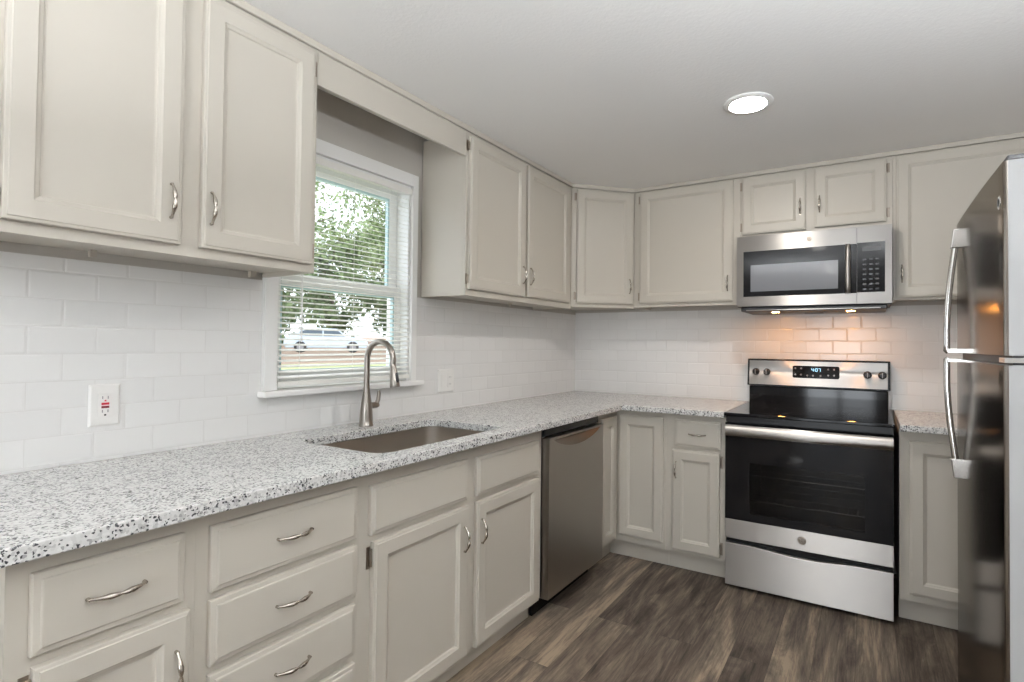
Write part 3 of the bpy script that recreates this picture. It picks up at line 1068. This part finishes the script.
fa0, fa1, fz0, fz1 = -h + 0.013, h - 0.009, by0 + 0.007, by1 - 0.010
pn = MB()
pn.add([(fa0, bgface(fz0, 0.002), fz0), (fa1, bgface(fz0, 0.002), fz0), (fa1, bgface(fz1, 0.002), fz1), (fa0, bgface(fz1, 0.002), fz1),
        (fa0, bgface(fz0, -0.001), fz0), (fa1, bgface(fz0, -0.001), fz0), (fa1, bgface(fz1, -0.001), fz1), (fa0, bgface(fz1, -0.001), fz1)],
       [(0, 1, 2, 3), (7, 6, 5, 4), (0, 4, 5, 1), (1, 5, 6, 2), (2, 6, 7, 3), (3, 7, 4, 0)])
pno = pn.build('control_panel', STEEL, rg)
for kx in (1.314, 1.377, 1.909, 1.980):
    k_ = MB().lathe([(0.021, -0.001), (0.021, -0.006), (0.018, -0.009), (0.0165, -0.024), (0.013, -0.027), (0.0001, -0.027)], (kx - rc, bgface(1.106, 0.002), 1.106), 24, 'Y').build('knob', BLACK, pno, smooth=40)
    MB().box(kx - rc - 0.0018, kx - rc + 0.0018, bgface(1.106, 0.033), bgface(1.106, 0.027), 1.092, 1.121).build('pointer', GREY, k_)
# display with digits and touch keys
ds = MB()
dpoly = [(x + 1.646 - rc, y + 1.112) for x, y in rrect(-0.124, 0.124, -0.036, 0.036, 0.010, 4)]
ds.add([(x, bgface(z_, 0.0032), z_) for x, z_ in dpoly] + [(x, bgface(z_, 0.0015), z_) for x, z_ in dpoly],
       [tuple(range(len(dpoly)))] + [(i, (i + 1) % len(dpoly), len(dpoly) + (i + 1) % len(dpoly), len(dpoly) + i) for i in range(len(dpoly))])
dso = ds.build('display', BGLASS, pno)
SEG = {'0': 'abcdef', '1': 'bc', '2': 'abged', '3': 'abgcd', '4': 'fgbc', '7': 'abc', '9': 'abcdfg', '8': 'abcdefg'}


def seg7(mb_, ch, x, z_, w_, h_, y_):
    t = 0.0022
    B_ = {'a': (x, x + w_, z_ + h_ - t, z_ + h_), 'g': (x, x + w_, z_ + h_ / 2 - t / 2, z_ + h_ / 2 + t / 2), 'd': (x, x + w_, z_, z_ + t),
          'f': (x, x + t, z_ + h_ / 2, z_ + h_), 'b': (x + w_ - t, x + w_, z_ + h_ / 2, z_ + h_),
          'e': (x, x + t, z_, z_ + h_ / 2), 'c': (x + w_ - t, x + w_, z_, z_ + h_ / 2)}
    for s_ in SEG[ch]:
        a_ = B_[s_]
        mb_.box(a_[0], a_[1], y_ - 0.0004, y_, a_[2], a_[3])


cl = MB()
yk = bgface(1.12, 0.0034)
seg7(cl, '4', 1.624 - rc, 1.116, 0.011, 0.019, yk)
seg7(cl, '0', 1.645 - rc, 1.116, 0.011, 0.019, yk)
seg7(cl, '7', 1.661 - rc, 1.116, 0.011, 0.019, yk)
cl.box(1.6385 - rc, 1.6408 - rc, yk - 0.0004, yk, 1.120, 1.123).box(1.6385 - rc, 1.6408 - rc, yk - 0.0004, yk, 1.128, 1.131)
cl.build('clock_digits', LED, dso)
for kx, kz in ((1.537, 1.133), (1.568, 1.133), (1.537, 1.096), (1.568, 1.096), (1.602, 1.092), (1.632, 1.092), (1.672, 1.092), (1.712, 1.096), (1.742, 1.096), (1.712, 1.130), (1.742, 1.130)):
    MB().lathe([(0.005, -0.0001), (0.005, -0.0006)], (kx - rc, bgface(kz, 0.0034), kz), 10, 'Y').build('touch_key', GREY, dso)

# ------------------------------------------------------------------ microwave
MX0, MX1, MZ0, MZ1, MF = 1.2610, 2.0170, 1.4865, 1.8845, -0.3925
mc = (MX0 + MX1) / 2
mw = thing('microwave', 'stainless over-the-range microwave with dark window, under small cabinet', 'microwave', (mc, 0, MZ0 - 0.030))
mz = lambda z_: z_ - (MZ0 - 0.030)
mx = lambda x_: x_ - mc
MB().box(mx(MX0) + 0.001, mx(MX1) - 0.001, MF + 0.030, -0.0075, mz(MZ0) - 0.002, mz(MZ1)).build('body', DARK, mw)
m = MB().box(mx(MX0) + 0.02, mx(MX1) - 0.02, MF + 0.022, -0.02, mz(MZ0) - 0.028, mz(MZ0) - 0.003)
base = m.build('vent_base', DARK, mw, bevel=0.006)
MB().box(mx(MX0) + 0.05, mx(MX1) - 0.05, MF + 0.016, MF + 0.0215, mz(MZ0) - 0.024, mz(MZ0) - 0.019).build('vent_lip', STEEL, base)
# lamps over the cooktop
for lx in (1.45, 1.83):
    MB().lathe([(0.020, mz(MZ0) - 0.0282), (0.020, mz(MZ0) - 0.0290), (0.0001, mz(MZ0) - 0.0290)], (mx(lx), -0.25, 0), 20).build('lamp_lens', HOOD, base)
for gx in (1.52, 1.76):
    MB().box(mx(gx) - 0.07, mx(gx) + 0.07, -0.16, -0.08, mz(MZ0) - 0.030, mz(MZ0) - 0.0285).build('grease_filter', GREY, base)
SX = 1.8615
fzb, fzt = mz(MZ0), mz(MZ1) - 0.001
gz0, gz1 = mz(1.541), mz(1.797)
d0, d1 = MF, MF + 0.0295
m = MB()
m.box(mx(MX0), mx(SX) - 0.001, d0, d1, fzb, gz0).box(mx(MX0), mx(SX) - 0.001, d0, d1, gz1, fzt).box(mx(MX0), mx(1.298), d0, d1, gz0, gz1)
md = m.build('door', STEEL, mw)
badge(md, mx(1.637), MF, mz(1.842), 0.013)
gl = MB().box(mx(1.298), mx(SX) - 0.001, d0 + 0.001, d1, gz0, gz1).build('door_glass', BGLASS, md)
MB().box(mx(1.337), mx(1.776), d0 - 0.0002, d0 + 0.0008, mz(1.569), mz(1.719)).build('window_screen', MWGL, md)['label'] = 'lighter grey viewing window'
pp, rr = [], []
for k in range(21):
    t = -1 + k / 10
    pp.append((mx(1.822), MF - 0.006 - 0.030 * (1 - t ** 4), mz(1.669) + 0.124 * t))
    rr.append(0.0125)
MB().tube(pp, rr, 14, 0.7).build('door_handle', STEEL, md, smooth=50)
m = MB()
px0, px1 = mx(1.874), mx(1.986)
m.box(mx(SX) + 0.001, mx(MX1), d0, d1, fzb, gz0 + 0.003).box(mx(SX) + 0.001, mx(MX1), d0, d1, gz1 + 0.003, fzt)
m.box(mx(SX) + 0.001, px0 - 0.012, d0, d1, gz0 + 0.003, gz1 + 0.003).box(px1, mx(MX1), d0, d1, gz0 + 0.003, gz1 + 0.003)
cp = m.build('control_housing', STEEL, mw)
kp = MB().box(px0 - 0.012, px1, d0 + 0.001, d1, gz0 + 0.003, gz1 + 0.003).build('control_panel', BGLASS, mw)
MB().box(px0 + 0.012, px1 - 0.016, d0 + 0.0004, d0 + 0.001, mz(1.755), mz(1.778)).build('readout', FAINT, kp)
for r_ in range(7):
    for q_ in range(3):
        x = px0 + 0.022 + q_ * 0.028
        z_ = mz(1.560 + r_ * 0.0255)
        MB().box(x - 0.008, x + 0.008, d0 + 0.0005, d0 + 0.001, z_ - 0.004, z_ + 0.004).build('touch_key', FAINT, kp)

# ------------------------------------------------------------------ refrigerator (front faces -X)
FX, FY0, FY1 = 2.172, -2.010, -1.266
fc = (FY0 + FY1) / 2
rf = thing('refrigerator', 'stainless steel top-freezer refrigerator at the right edge of the room', 'refrigerator', (FX, fc, 0))
hy = (FY1 - FY0) / 2
MB().box(0.066, 0.745, -hy + 0.006, hy - 0.006, 0.03, 1.672).build('case', FSIDE, rf, bevel=0.006)
for xx in (0.12, 0.69):
    for yy in (-hy + 0.07, hy - 0.07):
        MB().lathe([(0.02, 0.001), (0.02, 0.02), (0.012, 0.031)], (xx, yy, 0), 12).build('foot', DARK, rf)


def fdoor(name, z0, z1):
    pl = []
    n_ = 14
    r_ = 0.011
    for k in range(7):                                    # near rounded edge
        t = -PI / 2 - PI / 2 * k / 6
        pl.append((r_ + 0.004 + r_ * math.cos(t), -hy + r_ + r_ * math.sin(t)))
    for k in range(1, n_):
        t = -1 + 2 * k / n_
        pl.append((0.004 - 0.004 * (1 - t * t), t * (hy - r_)))
    for k in range(7):
        t = PI - PI / 2 * k / 6
        pl.append((r_ + 0.004 + r_ * math.cos(t), hy - r_ + r_ * math.sin(t)))
    pl += [(0.060, hy), (0.060, -hy)]
    d_ = MB().prism(pl, z0, z1).build(name, FRIDGE, rf, smooth=35)
    d_.data.materials.append(FSIDE)                       # painted door ends
    for p_ in d_.data.polygons:
        if abs(p_.normal.y) > 0.97 or abs(p_.normal.z) > 0.9:
            p_.material_index = 1
    return d_


fd = fdoor('freezer_door', 1.246, 1.685)
rd_ = fdoor('fresh_food_door', 0.055, 1.224)
MB().box(0.020, 0.064, -hy + 0.004, hy - 0.004, 1.2245, 1.2455).build('divider_gasket', DARK, rf)
MB().box(0.004, 0.060, -hy - 0.004, -hy + 0.055, 1.230, 1.241).build('center_hinge', CHROME, rf)
MB().box(0.012, 0.150, -hy + 0.010, -hy + 0.065, 1.6855, 1.700).build('hinge_cover', DARK, rf, bevel=0.004)
MB().box(0.045, 0.060, -hy + 0.02, hy - 0.02, 0.012, 0.052).build('base_grille', DARK, rf)
# emblem, near the hinge side of the freezer door
q_ = MB().lathe([(0.017, 0.0005), (0.017, -0.003), (0.014, -0.0036), (0.0001, -0.0036)], (0.006, -hy + 0.045, 1.600), 24, 'X').build('badge', CHROME, fd, smooth=40)
MB().lathe([(0.013, -0.0037), (0.012, -0.0042), (0.010, -0.0042), (0.0095, -0.0037)], (0.006, -hy + 0.045, 1.600), 24, 'X').build('emblem_ring', GREY, q_)
# bowed handles, on the side away from the hinges
HYL = -1.372 - fc
for nm, dr, zc0, zc1, sg in (('handle', fd, 1.595, 1.253, -1), ('handle', rd_, 0.896, 1.223, 1)):
    pts_, rad_ = [], []
    n_ = 16
    for k in range(n_ + 1):
        t = k / n_
        z_ = zc0 + (zc1 - zc0) * t
        out = 0.012 + 0.023 * math.sin(min(1, t * 1.15) * PI / 2)
        pts_.append((-out, HYL, z_))
        rad_.append(0.0095)
    pts_.append((-0.030, HYL, zc1 + (0.004 if sg > 0 else -0.004)))
    rad_.append(0.0085)
    hb = MB().tube(pts_, rad_, 14, 1.0)
    hb.box(-0.034, 0.004, HYL - 0.009, HYL + 0.009, zc1 - 0.006, zc1 + 0.003 if sg > 0 else zc1 + 0.006)
    ho = hb.build(nm, CHROME, dr, smooth=50)
    z_a, z_b = (zc0 - 0.005, zc0 + 0.058) if sg < 0 else (zc0 - 0.058, zc0 + 0.005)
    zin, zout = (z_a, z_b) if sg < 0 else (z_b, z_a)
    cpm = MB()
    cpm.add([(-0.025, HYL - 0.012, zin), (0.005, HYL - 0.012, zin), (0.005, HYL + 0.012, zin), (-0.025, HYL + 0.012, zin),
             (-0.018, HYL - 0.012, zout), (0.005, HYL - 0.012, zout), (0.005, HYL + 0.012, zout), (-0.018, HYL + 0.012, zout)],
            [(0, 1, 2, 3), (7, 6, 5, 4), (0, 4, 5, 1), (1, 5, 6, 2), (2, 6, 7, 3), (3, 7, 4, 0)])
    cpm.build('handle_mount', CHROME, ho, bevel=0.003)

# ------------------------------------------------------------------ downlights
for i, (x, y) in enumerate(((1.477, -1.228), (1.477, -3.25), (1.477, -5.0))):
    t = thing('recessed_downlight', 'round recessed ceiling light, lit, in front of the microwave' if i == 0 else 'round recessed ceiling light behind the viewpoint, toward the rear wall', 'ceiling light', (x, y, CZ - 0.012), 0, 'recessed ceiling lights')
    MB().lathe([(0.100, 0.0118), (0.100, 0.008), (0.094, 0.003), (0.076, 0.0015), (0.073, 0.006), (0.073, 0.0118)], (0, 0, 0), 40).build('trim_ring', TRIMW, t, smooth=40)
    MB().lathe([(0.0725, 0.0045), (0.0725, 0.0035), (0.0001, 0.0025)], (0, 0, 0), 32).build('lens', LENS if i == 0 else LENSDIM, t)

# added unseen uplights shaped as torchieres, behind the viewpoint; they light the ceiling
for i, (x, y) in enumerate(((1.15, -4.20), (2.60, -3.25))):
    t = thing('added_uplight', 'added unseen uplight on a stand behind the viewpoint, ' + ('nearer the window wall' if i == 0 else 'nearer the refrigerator wall'), 'added uplight', (x, y, 0), 0, 'added uplights behind the viewpoint')
    rd0 = 0.086 if i == 0 else 0.155
    MB().lathe([(0.14, 0.001), (0.14, 0.012), (0.02, 0.03)], (0, 0, 0), 28).build('base', NICKEL, t, smooth=40)
    MB().lathe([(0.012, 0.03), (0.012, 1.60)], (0, 0, 0), 12).build('pole', NICKEL, t, smooth=40)
    MB().lathe([(0.02, 1.60), (0.10, 1.63), (0.17, 1.70), (0.168, 1.702), (0.10, 1.64), (0.0001, 1.625)], (0, 0, 0), 32).build('bowl', TRIMW, t, smooth=50)
    MB().lathe([(rd0, 1.690), (rd0, 1.694), (0.0001, 1.696)], (0, 0, 0), 32).build('diffuser', GLOBE, t)

# ------------------------------------------------------------------ outlets
GO = 'white electrical plates on the backsplash'
ot = thing('electrical_outlet', 'white outlet with red and black test buttons, on the tiles at left', 'outlet', (0.0065, -2.872, 1.073), PI / 2, GO)
MB().rect_profile(-0.037, 0.037, -0.060, 0.060, 0, [(0, 0.0002), (0, 0.003), (0.004, 0.006), (0.006, 0.0065)]).build('cover_plate', PLATE, ot)
fc_ = MB().box(-0.017, 0.017, -0.0085, -0.0068, -0.034, 0.034).build('receptacle', PLATE, ot, bevel=0.001)
MB().box(-0.009, 0.009, -0.0100, -0.0086, 0.001, 0.0075).build('reset_button', RED, fc_)
MB().box(-0.009, 0.009, -0.0100, -0.0086, -0.0085, -0.002).build('test_button', simple('dark_red_button', (0.16, 0.02, 0.03), 0.4), fc_)
MB().box(-0.002, 0.002, -0.0095, -0.0086, 0.011, 0.015).build('indicator', RED, fc_)
for zz in (0.022, -0.017):
    for xx in (-0.0065, 0.0065):
        MB().box(xx - 0.0012, xx + 0.0012, -0.0090, -0.0086, zz - 0.004, zz + 0.004).build('slot', GREY, fc_)
MB().lathe([(0.0028, -0.0086), (0.0028, -0.0091)], (0, 0, -0.028), 10, 'Y').build('ground_hole', DARK, fc_)

ot = thing('light_switch', 'wide white plate with a switch and an outlet, right of the window', 'switch', (0.0065, -1.430, 1.066), PI / 2, GO)
MB().rect_profile(-0.060, 0.060, -0.060, 0.060, 0, [(0, 0.0002), (0, 0.003), (0.004, 0.006), (0.006, 0.0065)]).build('cover_plate', PLATE, ot)
MB().box(-0.040, -0.006, -0.0082, -0.0068, -0.034, 0.034).build('rocker', PLATE, ot, bevel=0.0008)
r_ = MB().box(0.008, 0.042, -0.0082, -0.0068, -0.034, 0.034).build('receptacle', PLATE, ot, bevel=0.0008)
for zz in (0.018, -0.018):
    for xx in (0.019, 0.031):
        MB().box(xx - 0.001, xx + 0.001, -0.0087, -0.0083, zz - 0.004, zz + 0.004).build('slot', GREY, r_)
ot = thing('electrical_outlet', 'white outlet on the back wall behind the refrigerator handle', 'outlet', (2.331, -0.0065, 1.132), 0, GO)
MB().rect_profile(-0.036, 0.036, -0.060, 0.060, 0, [(0, 0.0002), (0, 0.003), (0.004, 0.006), (0.006, 0.0065)]).build('cover_plate', PLATE, ot)
r_ = MB().box(-0.017, 0.017, -0.0082, -0.0068, -0.034, 0.034).build('receptacle', PLATE, ot, bevel=0.0008)
for zz in (0.018, -0.018):
    for xx in (-0.006, 0.006):
        MB().box(xx - 0.001, xx + 0.001, -0.0087, -0.0083, zz - 0.004, zz + 0.004).build('slot', GREY, r_)

# ------------------------------------------------------------------ outdoors
GZ = -0.30
SLOPE = 0.0225


def outd(dist, deg, dz=0.0):
    """a point at a distance from the house along a compass bearing (degrees left of +Y)"""
    t = math.radians(deg)
    return (1.9 - dist * math.sin(t), -3.5 + dist * math.cos(t), GZ + SLOPE * dist + dz)


g = MB()
NL = 26
rad_ = [4.0, 24.0, 90.0]


def sector(r0, r1, wob, dz):
    mm = MB()
    for k in range(NL):
        q4 = []
        for rr_, kk in ((r0, k), (r0, k + 1), (r1, k + 1), (r1, k)):
            p = outd(rr_ + (wob * math.sin(kk * 1.9) if rr_ > 5 else 0), 12 + 76 * kk / NL, dz)
            q4.append((min(p[0], -0.6), p[1], p[2]))
        mm.add(q4, [(0, 1, 2, 3)])
    return mm


struct(sector(2.6, 110.0, 0.0, -0.03).build('ground', LITTER))
lw = sector(2.6, 26.0, 0.5, 0.0).build('lawn', GRASS)
tag(lw, 'pale lawn outside the window below the blind', 'lawn', kind='stuff')


def tree(label, dist, deg, height, spread, nleaf, leaf, mat, seed, trunk=0.22, low=0.25):
    rn = random.Random(seed)
    loc_ = outd(dist, deg)
    t = thing('tree', label, 'tree', loc_, rn.random() * 6, 'trees outside the window')
    mb_ = MB()
    pth_ = [(0.12 * math.sin(k * 1.3), 0.10 * math.cos(k * 1.7) - 0.1, -0.05 + height * 0.8 * k / 8) for k in range(9)]
    mb_.tube(pth_, [trunk * (1 - 0.1 * k) for k in range(9)], 10)
    mb_.build('trunk', BARK, t, smooth=60)
    br_ = MB()
    blobs = []
    for k in range(15):
        a_ = rn.random() * 2 * PI
        hz_ = height * (low + (0.93 - low) * (k + rn.random()) / 15)
        rr_ = spread * (0.45 + 0.55 * rn.random()) * math.sqrt(max(0.12, 1 - ((hz_ / height - 0.55) / 0.55) ** 2))
        tip = (rr_ * math.cos(a_), rr_ * math.sin(a_), hz_ + 0.12 * height * rn.random())
        st_ = (0, 0, hz_ - 0.10 * height)
        mid = ((st_[0] + tip[0]) * 0.5, (st_[1] + tip[1]) * 0.5, (st_[2] + tip[2]) * 0.5 + 0.25)
        br_.tube([st_, mid, tip], [0.09, 0.06, 0.02], 6)
        blobs.append((tip, spread * (0.28 + 0.25 * rn.random())))
        blobs.append((mid, spread * (0.20 + 0.2 * rn.random())))
    br_.build('branches', BARK, t, smooth=60)
    lf = MB()
    for _ in range(nleaf):
        (bx_2, by_2, bz_2), br2 = rn.choice(blobs)
        d = Vector((rn.gauss(0, 1), rn.gauss(0, 1), rn.gauss(0, 0.8)))
        d = d * (br2 * 0.5 * min(1.0, 2.0 / max(d.length, 1e-6)))
        p = Vector((bx_2, by_2, bz_2)) + d
        u_ = Vector((rn.gauss(0, 1), rn.gauss(0, 1), rn.gauss(0, 1))).normalized()
        v_ = u_.cross(Vector((rn.gauss(0, 1), rn.gauss(0, 1), rn.gauss(0, 1)))).normalized()
        s_ = leaf * (0.6 + 0.8 * rn.random())
        lf.v += [tuple(p - u_ * s_), tuple(p + v_ * s_ * 0.5), tuple(p + u_ * s_), tuple(p - v_ * s_ * 0.5)]
        o_ = len(lf.v) - 4
        lf.f.append((o_, o_ + 1, o_ + 2, o_ + 3))
    me_ = bpy.data.meshes.new('foliage')
    me_.from_pydata(lf.v, [], lf.f)
    me_.materials.append(mat)
    fo = bpy.data.objects.new('foliage', me_)
    COL.objects.link(fo)
    fo.parent = t
    return t


tree('tall pale green tree with open crown at the left of the window view', 34, 60.5, 14, 5.0, 7500, 0.15, LEAF1, 3, low=0.30)
tree('tall green tree filling the right of the upper window pane', 42, 46.5, 18, 5.4, 14000, 0.17, LEAF1, 11, low=0.18)
tree('dark green tree standing behind the parked car', 76, 53.2, 14.0, 5.4, 7000, 0.30, LEAF2, 5, low=0.08)
tree('dense dark green tree at the right of the lower window pane', 60, 46.8, 12, 5.2, 13000, 0.28, LEAF2, 8, low=0.08)
tree('dark green tree at far left of the lower window pane', 56, 58, 10.5, 5.0, 6500, 0.26, LEAF2, 9, low=0.08)

# parked car
ca = thing('car', 'pale blue car parked beyond the lawn, seen through the blind', 'car', outd(35, 53.6, 0.12), math.radians(52.8))
side = [(-2.2, 0.30), (2.2, 0.30), (2.28, 0.62), (2.15, 0.84), (1.15, 0.98), (0.55, 1.44), (-1.15, 1.50), (-1.95, 1.02), (-2.25, 0.88), (-2.3, 0.55)]
MB().prism(side, -0.86, 0.86, 'Y').build('body', CARP, ca, bevel=0.06, seg=3)
for s_ in (-1, 1):
    gl_ = MB().prism([(0.98, 0.99), (0.52, 1.37), (-0.18, 1.40), (-0.18, 0.99)], s_ * 0.862, s_ * 0.870, 'Y')
    gl_.prism([(-0.26, 0.99), (-0.26, 1.40), (-1.08, 1.42), (-1.65, 1.03)], s_ * 0.862, s_ * 0.870, 'Y')
    gl_.build('side_window', CARG, ca)
    for xx in (-1.42, 1.42):
        w_ = MB().lathe([(0.33, -0.11), (0.33, 0.11), (0.20, 0.115), (0.0001, 0.115)] if s_ > 0 else [(0.0001, -0.115), (0.20, -0.115), (0.33, -0.11), (0.33, 0.11)], (xx, s_ * 0.78, 0.352), 24, 'Y').build('wheel', TYRE, ca, smooth=40)
        MB().lathe([(0.19, 0.0), (0.19, 0.012), (0.0001, 0.02)] if s_ > 0 else [(0.0001, -0.02), (0.19, -0.012), (0.19, 0.0)], (xx, s_ * 0.896, 0.352), 16, 'Y').build('hubcap', GREY, w_)

bpy.context.view_layer.update()
